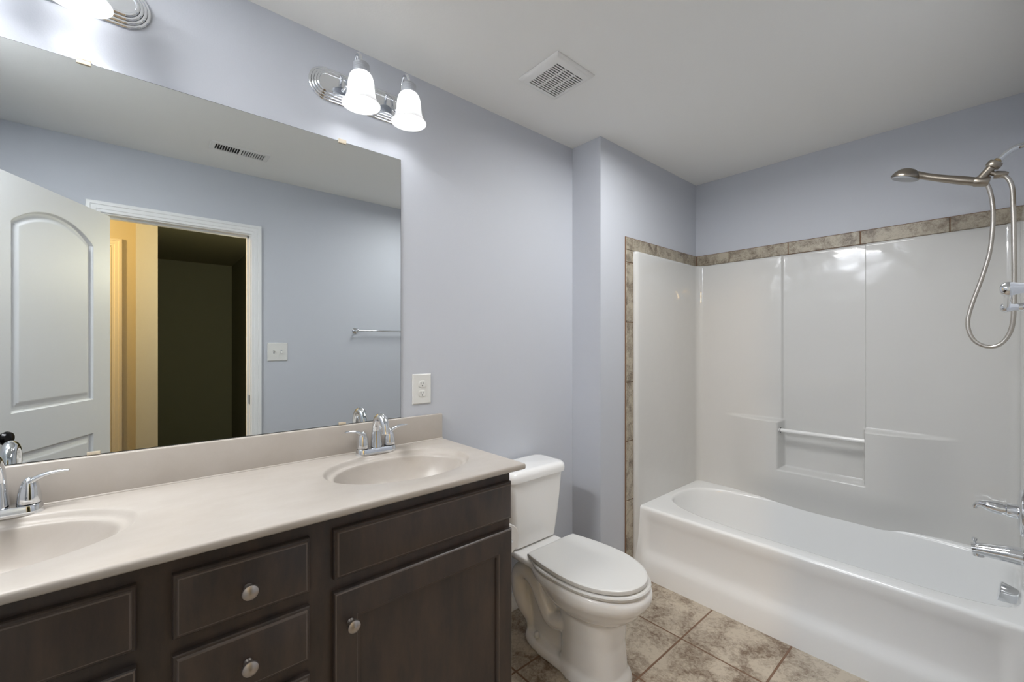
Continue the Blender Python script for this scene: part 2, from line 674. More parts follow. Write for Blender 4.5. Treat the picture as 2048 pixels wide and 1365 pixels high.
DRX = (0.051, 0.310)
for z0, z1 in ((0.731, 0.861), (0.568, 0.697), (0.405, 0.534), (0.125, 0.371)):
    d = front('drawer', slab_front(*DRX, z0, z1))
    knob(d, 0.1805, 0.5 * (z0 + z1) - 0.004)
for x0, x1, kx in ((0.366, 0.950, 0.404), (-0.578, -0.003, -0.040)):
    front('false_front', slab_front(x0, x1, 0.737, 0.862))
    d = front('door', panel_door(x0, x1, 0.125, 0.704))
    knob(d, kx, 0.622)

# ------------------------------------------------------------------ countertop with two moulded basins
ZC = 0.920
KX0, KX1, KY0, KY1 = XL + 0.003, 0.993, -0.540, -0.002
SINKS = ((0.672, -0.268), (-0.250, -0.268))
SA, SB = 0.252, 0.184


def rect_ray(cx, cy, th, x0, x1, y0, y1):
    dx, dy = math.cos(th), math.sin(th)
    t = 1e9
    if dx > 1e-9:
        t = min(t, (x1 - cx) / dx)
    if dx < -1e-9:
        t = min(t, (x0 - cx) / dx)
    if dy > 1e-9:
        t = min(t, (y1 - cy) / dy)
    if dy < -1e-9:
        t = min(t, (y0 - cy) / dy)
    return cx + dx * t, cy + dy * t


def ring_angles(cx, cy, x0, x1, y0, y1, n, a=1.0, b=1.0):
    th = [math.atan2(b * math.sin(2 * math.pi * i / n), a * math.cos(2 * math.pi * i / n)) % (2 * math.pi) for i in range(n)]
    for X in (x0, x1):
        for Y in (y0, y1):
            c = math.atan2(Y - cy, X - cx) % (2 * math.pi)
            k = min(range(len(th)), key=lambda i: abs((th[i] - c + math.pi) % (2 * math.pi) - math.pi))
            th[k] = c
    return sorted(th)


IN = 0.006
top = thing('vanity_countertop', 'beige cultured marble countertop with two oval moulded sinks and a backsplash, on the dark vanity',
            'countertop', (0.19, -0.27, 0.898))
bm = bmesh.new()
xm = 0.211
for (cx, cy), (x0, x1) in zip(SINKS, ((xm, KX1 - IN), (KX0, xm))):
    y0, y1 = KY0 + IN, KY1
    ths = ring_angles(cx, cy, x0, x1, y0, y1, 128, SA, SB)
    rs = [[(*rect_ray(cx, cy, t, x0, x1, y0, y1), ZC) for t in ths]]

    def ell(sc, z, shift=0.0):
        o = []
        for t in ths:
            c, s = math.cos(t), math.sin(t)
            q = 1.0 / math.sqrt((c / SA) ** 2 + (s / SB) ** 2)
            o.append((cx + c * q * sc, cy + s * q * sc + shift, z))
        return o
    prof = [(1.0, 0), (0.988, -0.0012), (0.972, -0.0045), (0.955, -0.0100), (0.938, -0.0150), (0.920, -0.0172), (0.895, -0.0180), (0.874, -0.0188),
            (0.862, -0.0215), (0.852, -0.0270), (0.825, -0.043), (0.78, -0.064), (0.72, -0.088), (0.62, -0.110), (0.48, -0.126), (0.30, -0.134),
            (0.12, -0.138), (0.085, -0.140)]
    rs += [ell(s, ZC + z) for s, z in prof]
    rings(bm, rs, False, True)
# moulded front and right edges, underside
pr = [(IN, 0.0), (0.0035, -0.0008), (0.0012, -0.0028), (0.0, -0.006), (0.0, -0.0155), (0.0012, -0.0185), (0.004, -0.0205), (0.03, -0.021)]
rs = []
for i, dz in pr:
    rs.append([(KX0, KY0 + i, ZC + dz), (KX1 - i, KY0 + i, ZC + dz), (KX1 - i, KY1, ZC + dz)])
rings(bm, rs, False, False, cyclic=False)
finish('countertop_slab', bm, 'marble_top', top, angle=50)
bm = box(KX0, 0.988, -0.021, -0.002, 0.918, 1.0275, 0.0035, 3)
# small cove where the splash meets the top
tube(bm, [(KX0, -0.021, ZC + 0.0005), (0.985, -0.021, ZC + 0.0005)], 0.004, 10, 1, smooth=False)
finish('backsplash', bm, 'marble_top', top)
for cx, cy in SINKS:
    bm = bmesh.new()
    lathe(bm, [(0, 0.0), (0.012, 0.002), (0.016, 0.001), (0.019, 0.003), (0.0225, 0.0022), (0.0235, 0.0), (0.0235, -0.003), (0, -0.003)],
          (cx, cy, ZC - 0.1395), (0, 0, 1), 28)
    finish('drain', bm, 'chrome', top)


def faucet(cx, label):
    cy = -0.064
    z0 = ZC
    f = thing('faucet', label, 'faucet', (cx, cy, z0), 'faucets on the countertop')
    # base plate: rounded bar
    bm = bmesh.new()

    def stad(hx, hy, z):
        o = []
        n = 12
        for k in range(n + 1):
            a = -math.pi / 2 + math.pi * k / n
            o.append((cx + hx - hy + hy * math.cos(a), cy + hy * math.sin(a), z))
        for k in range(n + 1):
            a = math.pi / 2 + math.pi * k / n
            o.append((cx - hx + hy + hy * math.cos(a), cy + hy * math.sin(a), z))
        return o
    rings(bm, [stad(0.0775, 0.027, z0), stad(0.0775, 0.027, z0 + 0.003), stad(0.075, 0.0255, z0 + 0.018), stad(0.073, 0.0235, z0 + 0.0215),
               stad(0.070, 0.0205, z0 + 0.022)])
    finish('base_plate', bm, 'chrome', f)
    for s in (-1, 1):
        hx = cx + s * 0.052
        bm = bmesh.new()
        lathe(bm, [(0, 0), (0.0215, 0), (0.0215, 0.004), (0.0212, 0.010), (0.0198, 0.022), (0.0172, 0.036), (0.0142, 0.047), (0.0095, 0.056),
                   (0.004, 0.060), (0, 0.061)], (hx, cy, z0 + 0.0235), (0, 0, 1), 28)
        finish('handle_body', bm, 'chrome', f)
        bm = bmesh.new()
        tube(bm, [(hx - s * 0.012, cy, z0 + 0.034), (hx - s * 0.009, cy, z0 + 0.056), (hx + s * 0.004, cy - 0.001, z0 + 0.074),
                  (hx + s * 0.026, cy - 0.004, z0 + 0.086), (hx + s * 0.050, cy - 0.008, z0 + 0.091), (hx + s * 0.068, cy - 0.011, z0 + 0.0915)],
             [0.0095, 0.0135, 0.0125, 0.0085, 0.0062, 0.0046], 16, 8, flat=(1.0, 0.62), up=(0, 0, 1))
        finish('lever', bm, 'chrome', f)
        bm = bmesh.new()
        lathe(bm, [(0, 0), (0.0195, 0), (0.0195, 0.0018), (0, 0.0018)], (hx, cy, z0 + 0.0218), (0, 0, 1), 24)
        finish('gasket', bm, 'black_hole', f)
    bm = bmesh.new()
    tube(bm, [(cx, cy, z0 + 0.018), (cx, cy + 0.001, z0 + 0.050), (cx, cy + 0.001, z0 + 0.085), (cx, cy - 0.004, z0 + 0.112),
              (cx, cy - 0.018, z0 + 0.132), (cx, cy - 0.040, z0 + 0.1385), (cx, cy - 0.062, z0 + 0.128), (cx, cy - 0.074, z0 + 0.108),
              (cx, cy - 0.079, z0 + 0.088)],
         [0.0225, 0.0195, 0.0165, 0.0150, 0.0145, 0.0150, 0.0155, 0.0155, 0.0150], 22, 8)
    finish('spout', bm, 'chrome', f)
    bm = bmesh.new()
    d = Vector((0, -0.24, -1)).normalized()
    lathe(bm, [(0, 0), (0.0135, 0), (0.0140, 0.002), (0.0140, 0.010), (0.012, 0.012), (0.0105, 0.0115), (0.0095, 0.008), (0, 0.008)],
          Vector((cx, cy - 0.079, z0 + 0.090)), d, 24)
    finish('aerator', bm, 'chrome', f)
    bm = bmesh.new()
    lathe(bm, [(0, 0), (0.0028, 0), (0.0028, 0.060), (0.006, 0.062), (0.0072, 0.067), (0.005, 0.073), (0, 0.074)],
          (cx, cy + 0.0205, z0 + 0.020), (0, 0.06, 1), 16)
    finish('lift_rod', bm, 'chrome', f)
    return f


faucet(0.6715, 'chrome two-handle faucet at the right-hand sink, nearer the toilet')
faucet(-0.250, 'chrome two-handle faucet at the left-hand sink, cut off by the photo\'s left edge')

# ------------------------------------------------------------------ wall mirror
MX0, MX1, MZ0, MZ1 = XL + 0.01, 0.801, 1.0285, 2.0735
mir = thing('wall_mirror', 'large frameless rectangular mirror on the wall above the double vanity', 'mirror', (0.09, 0, MZ0))
finish('mirror_pane', box(MX0 + 0.0012, MX1 - 0.0012, -0.0062, -0.0052, MZ0 + 0.0012, MZ1 - 0.0012), 'mirror_glass', mir)
finish('mirror_backing', box(MX0, MX1, -0.0055, -0.0005, MZ0, MZ1), 'mirror_edge', mir)
for x, z, s in ((-0.109, MZ1, 1), (0.566, MZ1, 1), (-0.09, MZ0, -1), (0.566, MZ0, -1)):
    bm = bmesh.new()
    if s > 0:
        bx(bm, x - 0.014, x + 0.014, -0.0105, -0.0065, z - 0.008, z + 0.004, 0.001)
        bx(bm, x - 0.014, x + 0.014, -0.0105, -0.0005, z + 0.001, z + 0.007, 0.001)
    else:
        bx(bm, x - 0.013, x + 0.013, -0.0105, -0.0065, z + 0.0005, z + 0.009, 0.001)
    finish('mirror_clip', bm, 'clip_plastic', mir)

# ------------------------------------------------------------------ vanity lights


def vanity_light(cx, label):
    cz = 2.265
    L = thing('vanity_light', label, 'wall lamp', (cx, 0, cz), 'two-bulb vanity lights')
    bm = bmesh.new()

    def stad(hx, hz, y):
        o = []
        n = 14
        for k in range(n + 1):
            a = -math.pi / 2 + math.pi * k / n
            o.append((cx + hx - hz + hz * math.cos(a), y, cz + hz * math.sin(a)))
        for k in range(n + 1):
            a = math.pi / 2 + math.pi * k / n
            o.append((cx - hx + hz + hz * math.cos(a), y, cz + hz * math.sin(a)))
        return o
    rs = []
    i, y = 0.0, -0.0005
    rs.append(stad(0.232, 0.060, y))
    for k in range(4):
        rs.append(stad(0.232 - i, 0.060 - i, y - 0.004))
        rs.append(stad(0.232 - i - 0.0025, 0.060 - i - 0.0025, y - 0.0062))
        rs.append(stad(0.232 - i - 0.0070, 0.060 - i - 0.0070, y - 0.0062))
        rs.append(stad(0.232 - i - 0.0078, 0.060 - i - 0.0078, y - 0.0050))
        i += 0.0080
        y -= 0.0050
    rs.append(stad(0.232 - i - 0.001, 0.060 - i - 0.001, y + 0.001))
    rings(bm, rs)
    finish('backplate', bm, 'chrome', L, angle=25)
    for k, s in enumerate((-1, 1)):
        sx = cx + s * 0.092
        sy = -0.125
        bm = bmesh.new()
        tube(bm, [(sx, -0.018, 2.262), (sx, -0.045, 2.272), (sx, -0.060, 2.305), (sx, -0.070, 2.340), (sx, -0.088, 2.361), (sx, -0.108, 2.355),
                  (sx, -0.121, 2.335), (sx, sy, 2.312)], 0.0058, 12, 8)
        lathe(bm, [(0, 0), (0.013, 0), (0.013, 0.004), (0.008, 0.008), (0, 0.008)], (sx, -0.0195, 2.262), (0, -1, 0.2), 20)
        finish('arm', bm, 'chrome', L)
        bm = bmesh.new()
        pr = [(0, 0.034), (0.014, 0.034), (0.020, 0.031), (0.0245, 0.027)]
        for q in range(4):
            pr += [(0.0275, 0.024 - q * 0.0075), (0.0275, 0.020 - q * 0.0075), (0.0262, 0.018 - q * 0.0075)]
        pr += [(0.027, -0.006), (0, -0.006)]
        lathe(bm, pr, (sx, sy, 2.285), (0, 0, 1), 32)
        finish('socket_cup', bm, 'socket_plastic', L)
        # bell shaped glass shade with its own thickness
        bm = bmesh.new()
        outp = [(0.027, 0.000), (0.0325, -0.004), (0.0385, -0.013), (0.0425, -0.027), (0.0445, -0.044), (0.0460, -0.062), (0.0485, -0.079), (0.0530, -0.093),
                (0.0595, -0.104), (0.0650, -0.110)]
        inp = [(r - 0.0032, z + (0.0008 if j else -0.003)) for j, (r, z) in enumerate(outp)]
        d = Vector((0, 0, 1))
        n = 48
        pts = outp + [(0.0650, -0.1125)] + inp[::-1]
        rs = []
        for r_, z_ in pts:
            rs.append([(sx + r_ * math.cos(2 * math.pi * a / n), sy + r_ * math.sin(2 * math.pi * a / n), 2.279 + z_) for a in range(n)])
        rs.append(rs[0])
        V = [[bm.verts.new(p) for p in r_] for r_ in rs[:-1]]
        V.append(V[0])
        for a, b_ in zip(V[:-1], V[1:]):
            for q in range(n):
                bm.faces.new((a[q], a[(q + 1) % n], b_[(q + 1) % n], b_[q]))
        finish('glass_shade', bm, 'alabaster_glass', L, angle=80)
        bm = bmesh.new()
        lathe(bm, [(0, 0), (0.013, 0), (0.0135, -0.015), (0.018, -0.027), (0.0255, -0.040), (0.0295, -0.054), (0.0300, -0.062), (0.0285, -0.073),
                   (0.0235, -0.083), (0.0150, -0.090), (0.006, -0.093), (0, -0.0935)], (sx, sy, 2.290), (0, 0, 1), 32)
        finish('bulb', bm, 'lit_bulb', L, angle=80)
    # little screws with tarnished copper on the plate
    for qx in (cx - 0.112, cx + 0.112):
        bm = bmesh.new()
        lathe(bm, [(0, 0), (0.004, 0), (0.004, 0.012), (0.006, 0.014), (0.005, 0.019), (0, 0.021)], (qx, -0.0195, cz), (0, -1, 0), 16)
        finish('finial', bm, 'chrome', L)
    return L


vanity_light(0.682, 'chrome two-bulb vanity light with bell glass shades, above the right end of the mirror')
vanity_light(-0.204, 'chrome vanity light cut off by the photo\'s top left corner')

# ------------------------------------------------------------------ outlet and switches


def wall_plate(bm, cx, cz, w_, h_, y0, s):
    """bevelled plate on a wall at y0, sticking out along s"""
    rs = []
    for i, t in ((0, 0.0002), (0, 0.0025), (0.0025, 0.0052), (0.004, 0.006)):
        rs.append([(cx - w_ / 2 + i, y0 + s * t, cz - h_ / 2 + i), (cx + w_ / 2 - i, y0 + s * t, cz - h_ / 2 + i),
                   (cx + w_ / 2 - i, y0 + s * t, cz + h_ / 2 - i), (cx - w_ / 2 + i, y0 + s * t, cz + h_ / 2 - i)])
    rings(bm, rs)
    return bm


ox, oz = 0.897, 1.138
ol = thing('wall_outlet', 'white double wall outlet beside the lower right corner of the mirror', 'outlet', (ox, 0, oz))
finish('cover_plate', wall_plate(bmesh.new(), ox, oz, 0.087, 0.126, 0.0, -1), 'plate_plastic', ol, angle=20)
for dz in (0.0195, -0.0195):
    bm = bmesh.new()
    rs = []
    for sc, y in ((1, -0.0055), (1, -0.0078), (0.93, -0.0085)):
        ring = []
        for k in range(32):
            a = 2 * math.pi * k / 32
            ring.append((ox + 0.0168 * sc * math.cos(a), y, oz + dz + max(-0.0135, min(0.0135, 0.0168 * math.sin(a))) * sc))
        rs.append(ring)
    rings(bm, rs)
    rc = finish('receptacle', bm, 'plate_plastic', ol, angle=30)
    bm = bmesh.new()
    bx(bm, ox - 0.0075, ox - 0.0058, -0.0088, -0.0080, oz + dz + 0.0005, oz + dz + 0.0085)
    bx(bm, ox + 0.0058, ox + 0.0075, -0.0088, -0.0080, oz + dz + 0.0005, oz + dz + 0.0075)
    lathe(bm, [(0, 0), (0.0027, 0), (0.0027, 0.0008), (0, 0.0008)], (ox, -0.0080, oz + dz - 0.0065), (0, -1, 0), 12)
    finish('slots', bm, 'black_hole', rc)
bm = bmesh.new()
lathe(bm, [(0, 0), (0.003, 0), (0.0026, 0.001), (0, 0.0012)], (ox, -0.0058, oz), (0, -1, 0), 12)
finish('screw', bm, 'plate_plastic', ol)

sx, sz = 0.716, 1.275
sw = thing('light_switch', 'white double toggle light switch on the wall beside the door, seen in the mirror', 'switch', (sx, YD, sz))
finish('cover_plate', wall_plate(bmesh.new(), sx, sz, 0.124, 0.124, YD, 1), 'plate_plastic', sw, angle=20)
for dx, up in ((-0.023, 1), (0.023, -1)):
    bm = bmesh.new()
    bx(bm, sx + dx - 0.005, sx + dx + 0.005, YD + 0.0055, YD + 0.0066, sz - 0.012, sz + 0.012, 0.0004, 1)
    finish('toggle_slot', bm, 'socket_plastic', sw)
    bm = bmesh.new()
    rings(bm, [[(sx + dx + a * 0.0042, YD + 0.006, sz + up * 0.001 + b_ * 0.006) for a, b_ in ((-1, -1), (1, -1), (1, 1), (-1, 1))],
               [(sx + dx + a * 0.0036, YD + 0.017, sz + up * 0.009 + b_ * 0.003) for a, b_ in ((-1, -1), (1, -1), (1, 1), (-1, 1))]])
    finish('toggle', bm, 'plate_plastic', sw)

# ------------------------------------------------------------------ exhaust fan grille on the ceiling
ex0, ex1, ey0, ey1 = 1.197, 1.420, -0.500, -0.275
fan = thing('exhaust_fan', 'square white slotted exhaust fan cover on the ceiling above the toilet', 'exhaust fan', (1.308, -0.387, H))
bm = bmesh.new()


def rr(i, z):
    return [(ex0 + i, ey0 + i, z), (ex1 - i, ey0 + i, z), (ex1 - i, ey1 - i, z), (ex0 + i, ey1 - i, z)]


rings(bm, [rr(0, H - 0.0005), rr(0.0, H - 0.004), rr(0.004, H - 0.009), rr(0.012, H - 0.015), rr(0.024, H - 0.019), rr(0.030, H - 0.0195),
           rr(0.030, H - 0.014)], False, False)
nb = 14
gy0, gy1 = ey0 + 0.030, ey1 - 0.030
gx0, gx1 = ex0 + 0.030, ex1 - 0.030
pitch = (gy1 - gy0) / nb
for k in range(nb + 1):
    yc = gy0 + k * pitch
    bx(bm, gx0, gx1, max(gy0, yc - pitch * 0.25), min(gy1, yc + pitch * 0.25), H - 0.0195, H - 0.0168)
for f in (0.0, 1 / 3, 2 / 3, 1.0):
    xc = gx0 + f * (gx1 - gx0)
    bx(bm, max(gx0, xc - 0.003), min(gx1, xc + 0.003), gy0, gy1, H - 0.0193, H - 0.0170)
finish('grille', bm, 'grille_white', fan, angle=50)
finish('backing', box(gx0 - 0.002, gx1 + 0.002, gy0 - 0.002, gy1 + 0.002, H - 0.006, H - 0.001), 'black_hole', fan)

# ------------------------------------------------------------------ air register on the ceiling (mirror)
rx0, rx1, ry0, ry1 = 0.298, 0.588, -1.356, -1.232
reg = thing('air_register', 'white louvred air register on the ceiling near the door, seen in the mirror', 'vent', (0.443, -1.294, H))
bm = bmesh.new()


def rr2(i, z):
    return [(rx0 + i, ry0 + i, z), (rx1 - i, ry0 + i, z), (rx1 - i, ry1 - i, z), (rx0 + i, ry1 - i, z)]


rings(bm, [rr2(0, H - 0.0005), rr2(0, H - 0.002), rr2(0.004, H - 0.006), rr2(0.022, H - 0.007), rr2(0.022, H - 0.003)], False, False)
bx(bm, rx0 + 0.140, rx0 + 0.150, ry0 + 0.022, ry1 - 0.022, H - 0.007, H - 0.003)
finish('frame', bm, 'grille_white', reg)
lx0 = rx0 + 0.022
step = 0.118 / 10
for bank in (0, 1):
    for k in range(11):
        xc = lx0 + bank * 0.128 + k * step
        dx = 0.0018 if bank == 0 else -0.0030
        bm = bmesh.new()
        ya, yb = ry0 + 0.023, ry1 - 0.023
        t = 0.0016
        rings(bm, [[(xc - t, y, H - 0.0068), (xc + t, y, H - 0.0068), (xc + t + dx, y, H - 0.0015), (xc - t + dx, y, H - 0.0015)] for y in (ya, yb)])
        finish('louvre', bm, 'grille_white', reg)
finish('duct_backing', box(rx0 + 0.02, rx1 - 0.02, ry0 + 0.02, ry1 - 0.02, H - 0.0014, H - 0.0004), 'black_hole', reg)

# ------------------------------------------------------------------ towel bar on the door wall
TZ = 1.430
tb = thing('towel_bar', 'chrome towel bar mounted on the wall beside the bathtub, facing the vanity', 'towel bar', (1.56, YD, TZ))
for x in (1.25, 1.872):
    bm = bmesh.new()
    lathe(bm, [(0, 0.0005), (0.024, 0.0005), (0.024, 0.004), (0.019, 0.009), (0.011, 0.014), (0.0095, 0.030), (0.0125, 0.040), (0.0135, 0.047),
               (0.0110, 0.054), (0.006, 0.057), (0, 0.0578)], (x, YD, TZ), (0, 1, 0), 28)
    finish('post', bm, 'chrome', tb)
bm = bmesh.new()
tube(bm, [(1.25, YD + 0.045, TZ), (1.872, YD + 0.045, TZ)], 0.0068, 16, 1, smooth=False)
finish('rail', bm, 'chrome', tb)

# ------------------------------------------------------------------ toilet paper on the side of the vanity
hp = thing('toilet_paper_holder', 'chrome toilet paper holder on the right side of the vanity, facing the toilet', 'paper holder', (0.956, -0.36, 0.61))
TX, TZ_ = 1.016, 0.606
for y in (-0.428, -0.300):
    bm = bmesh.new()
    lathe(bm, [(0, 0), (0.018, 0), (0.018, 0.004), (0.008, 0.007), (0.008, 0.055), (0.010, 0.062), (0.007, 0.070), (0, 0.072)], (0.9565, y, TZ_),
          (1, 0, 0), 20)
    finish('post', bm, 'chrome', hp)
bm = bmesh.new()
tube(bm, [(TX, -0.434, TZ_), (TX, -0.294, TZ_)], 0.008, 16, 1, smooth=False)
finish('roller', bm, 'chrome', hp)
bm = bmesh.new()
n = 40
rs = []
for r_, y in ((0.020, -0.418), (0.055, -0.418), (0.057, -0.416), (0.057, -0.312), (0.055, -0.310), (0.020, -0.310)):
    rs.append([(TX + r_ * math.cos(2 * math.pi * a / n), y, TZ_ + r_ * math.sin(2 * math.pi * a / n)) for a in range(n)])
V = rings(bm, rs, False, False)
for q in range(n):
    bm.faces.new((V[-1][q], V[-1][(q + 1) % n], V[0][(q + 1) % n], V[0][q]))
roll = tag(finish('toilet_paper_roll', bm, 'paper', None), 'white toilet paper roll on the holder between the vanity and the toilet', 'toilet paper')

# ------------------------------------------------------------------ toilet
TC = 1.388
toi = thing('toilet', 'white two-piece toilet with closed lid between the vanity and the bathtub', 'toilet', (TC, -0.42, 0))


def egg(z, yf, yb, w_, yc=None, n=48, p=2.15, pb=None):
    """horizontal egg section: front tip yf, back yb, half width w_, widest at yc"""
    if yc is None:
        yc = 0.5 * (yf + yb)
    o = []
    for k in range(n):
        a = 2 * math.pi * k / n
        c, s = math.cos(a), math.sin(a)
        e = p if s < 0 else (pb or p)
        x = math.copysign(abs(c) ** (2 / e), c) * w_
        y = math.copysign(abs(s) ** (2 / e), s)
        y = yc + y * ((yc - yf) if s < 0 else (yb - yc))
        o.append((TC + x, y, z))
    return o


bm = bmesh.new()
# bowl: rim, outside of the bowl
rings(bm, [egg(0.245, -0.640, -0.33, 0.085, -0.49), egg(0.262, -0.662, -0.31, 0.112, -0.49), egg(0.285, -0.695, -0.29, 0.138, -0.49),
           egg(0.312, -0.722, -0.275, 0.158, -0.49), egg(0.335, -0.738, -0.265, 0.170, -0.49), egg(0.348, -0.750, -0.26, 0.177, -0.49),
           egg(0.365, -0.759, -0.255, 0.183, -0.49, pb=2.6), egg(0.385, -0.759, -0.25, 0.183, -0.49, pb=2.8), egg(0.397, -0.753, -0.25, 0.178, -0.49, pb=2.8),
           egg(0.400, -0.743, -0.25, 0.170, -0.49, pb=2.8)])
# column at the front
rings(bm, [egg(0.000, -0.668, -0.385, 0.118, -0.52, p=3.0), egg(0.030, -0.664, -0.385, 0.114, -0.52, p=3.0), egg(0.055, -0.650, -0.39, 0.100, -0.52, p=3.0),
           egg(0.16, -0.640, -0.39, 0.096, -0.52, p=3.0), egg(0.28, -0.650, -0.37, 0.104, -0.52, p=2.8)])
# deck behind the bowl that carries the tank
rings(bm, [[(TC + sx_ * 0.105, y, z) for sx_, y in ((-1, -0.32), (1, -0.32), (1, -0.06), (-1, -0.06))] for z in (0.355,)] +
      [[(TC + sx_ * hw, y, 0.385) for sx_, y, hw in ((-1, -0.33, 0.15), (1, -0.33, 0.15), (1, -0.05, 0.125), (-1, -0.05, 0.125))]] +
      [[(TC + sx_ * hw, y, 0.402) for sx_, y, hw in ((-1, -0.33, 0.145), (1, -0.33, 0.145), (1, -0.055, 0.12), (-1, -0.055, 0.12))]])
# foot plate
rings(bm, [egg(0.0, -0.665, -0.165, 0.108, -0.42, p=3.2), egg(0.022, -0.662, -0.168, 0.106, -0.42, p=3.2), egg(0.036, -0.650, -0.178, 0.098, -0.42, p=3.2)])
# web behind the column
rings(bm, [egg(0.03, -0.45, -0.18, 0.050, -0.31, p=2.6), egg(0.20, -0.45, -0.14, 0.045, -0.30, p=2.6), egg(0.36, -0.40, -0.10, 0.060, -0.25, p=2.6)])
# S-shaped trapway bulging on both sides
for s in (-1, 1):
    tube(bm, [(TC + s * 0.050, -0.46, 0.215), (TC + s * 0.058, -0.40, 0.170), (TC + s * 0.062, -0.345, 0.165), (TC + s * 0.064, -0.305, 0.215),
              (TC + s * 0.066, -0.265, 0.282), (TC + s * 0.066, -0.205, 0.310), (TC + s * 0.064, -0.150, 0.275), (TC + s * 0.062, -0.145, 0.20),
              (TC + s * 0.050, -0.165, 0.130), (TC + s * 0.030, -0.185, 0.075), (TC + s * 0.024, -0.195, 0.02)],
         [0.034, 0.036, 0.036, 0.036, 0.038, 0.040, 0.040, 0.037, 0.034, 0.029, 0.027], 18, 6)
bowl = finish('bowl', bm, 'porcelain', toi, angle=180)
md = bowl.modifiers.new('merge', 'REMESH')
md.mode = 'VOXEL'
md.voxel_size = 0.0055
md.use_smooth_shade = True
sm = bowl.modifiers.new('soften', 'SMOOTH')
sm.factor = 0.5
sm.iterations = 8
for s in (-1, 1):
    bm = bmesh.new()
    lathe(bm, [(0, 0), (0.013, 0), (0.0125, 0.012), (0.010, 0.018), (0.005, 0.021), (0, 0.0215)], (TC + s * 0.081, -0.275, 0.052), (0, 0, 1), 20)
    finish('bolt_cap', bm, 'seat_plastic', toi)
# seat and lid
bm = bmesh.new()
rings(bm, [egg(0.402, -0.744, -0.272, 0.172, -0.49, pb=3.2), egg(0.404, -0.751, -0.270, 0.178, -0.49, pb=3.2), egg(0.414, -0.754, -0.268, 0.181, -0.49, pb=3.2),
           egg(0.419, -0.750, -0.270, 0.178, -0.49, pb=3.2), egg(0.420, -0.742, -0.272, 0.172, -0.49, pb=3.2)])
finish('seat', bm, 'seat_plastic', toi)


def lid_sec(z, i):
    """lid outline: straight back edge, long curved front"""
    o = []
    yb, yf, yc, w_ = -0.280 - i, -0.742 + i, -0.50, 0.174 - i
    n = 64
    for k in range(n):
        a = 2 * math.pi * k / n
        c, s = math.cos(a), math.sin(a)
        if s < 0:
            x = math.copysign(abs(c) ** (2 / 2.1), c) * w_
            y = yc - abs(s) ** (2 / 2.1) * (yc - yf)
        else:
            # sides pull in from w_ at yc to 0.137 at the back
            t = min(1.0, abs(s) * 1.06 / max(abs(c), 1e-6) * 0.62) if abs(c) > 1e-6 else 1.0
            y = yc + t * (yb - yc)
            if t < 1.0:
                x = math.copysign(w_ - (w_ - 0.146 + i) * t ** 1.9, c)
            else:
                lim = abs(c) / max(abs(s), 1e-6) / (1.06 * 0.62)
                x = math.copysign((0.146 - i) * min(1.0, lim), c)
        o.append((TC + x, y, z))
    return o


bm = bmesh.new()
rings(bm, [lid_sec(0.423, 0.006), lid_sec(0.4245, 0.001), lid_sec(0.432, 0.0), lid_sec(0.438, 0.002), lid_sec(0.4405, 0.006), lid_sec(0.4415, 0.014)])
finish('lid', bm, 'seat_plastic', toi, angle=35)
for s in (-1, 1):
    bm = box(TC + s * 0.095 - 0.028, TC + s * 0.095 + 0.028, -0.284, -0.262, 0.402, 0.424, 0.004, 3)
    finish('hinge', bm, 'seat_plastic', toi)
# tank


def rrect(z, hx, y0, y1, r_=0.03, n=6, bow=0.0):
    o = []
    for cx_, cy_, a0 in ((hx - r_, y1 - r_, 0), (-hx + r_, y1 - r_, 90), (-hx + r_, y0 + r_, 180), (hx - r_, y0 + r_, 270)):
        for k in range(n + 1):
            a = math.radians(a0 + 90 * k / n)
            x = cx_ + r_ * math.cos(a)
            y = cy_ + r_ * math.sin(a)
            if y < (y0 + y1) / 2:
                y -= bow * (1 - (x / hx) ** 2)
            o.append((TC + x, y, z))
    return o


bm = bmesh.new()
rings(bm, [rrect(0.403, 0.130, -0.175, -0.045, 0.03), rrect(0.412, 0.143, -0.188, -0.034, 0.035, bow=0.006), rrect(0.50, 0.158, -0.194, -0.028, 0.04, bow=0.010),
           rrect(0.60, 0.170, -0.199, -0.023, 0.04, bow=0.012), rrect(0.712, 0.180, -0.203, -0.020, 0.04, bow=0.014)])
finish('tank', bm, 'porcelain', toi, angle=50)
bm = bmesh.new()
rings(bm, [rrect(0.713, 0.182, -0.206, -0.016, 0.04, bow=0.014), rrect(0.716, 0.190, -0.214, -0.012, 0.045, bow=0.014), rrect(0.735, 0.192, -0.216, -0.011, 0.046, bow=0.014),
           rrect(0.750, 0.188, -0.212, -0.014, 0.044, bow=0.014), rrect(0.758, 0.178, -0.203, -0.022, 0.040, bow=0.014), rrect(0.760, 0.160, -0.186, -0.036, 0.035, bow=0.012)])
finish('tank_lid', bm, 'porcelain', toi, angle=50)
# ------------------------------------------------------------------ one-piece bathtub and shower surround
tub = thing('bathtub_surround', 'glossy white one-piece fiberglass bathtub with moulded shower walls in the alcove', 'bathtub', (2.57, -0.93, 0))
TP = 0.028                           # how far the shell stands off the drywall
ZT = 1.867
ZR = 0.388
FX0 = 2.161
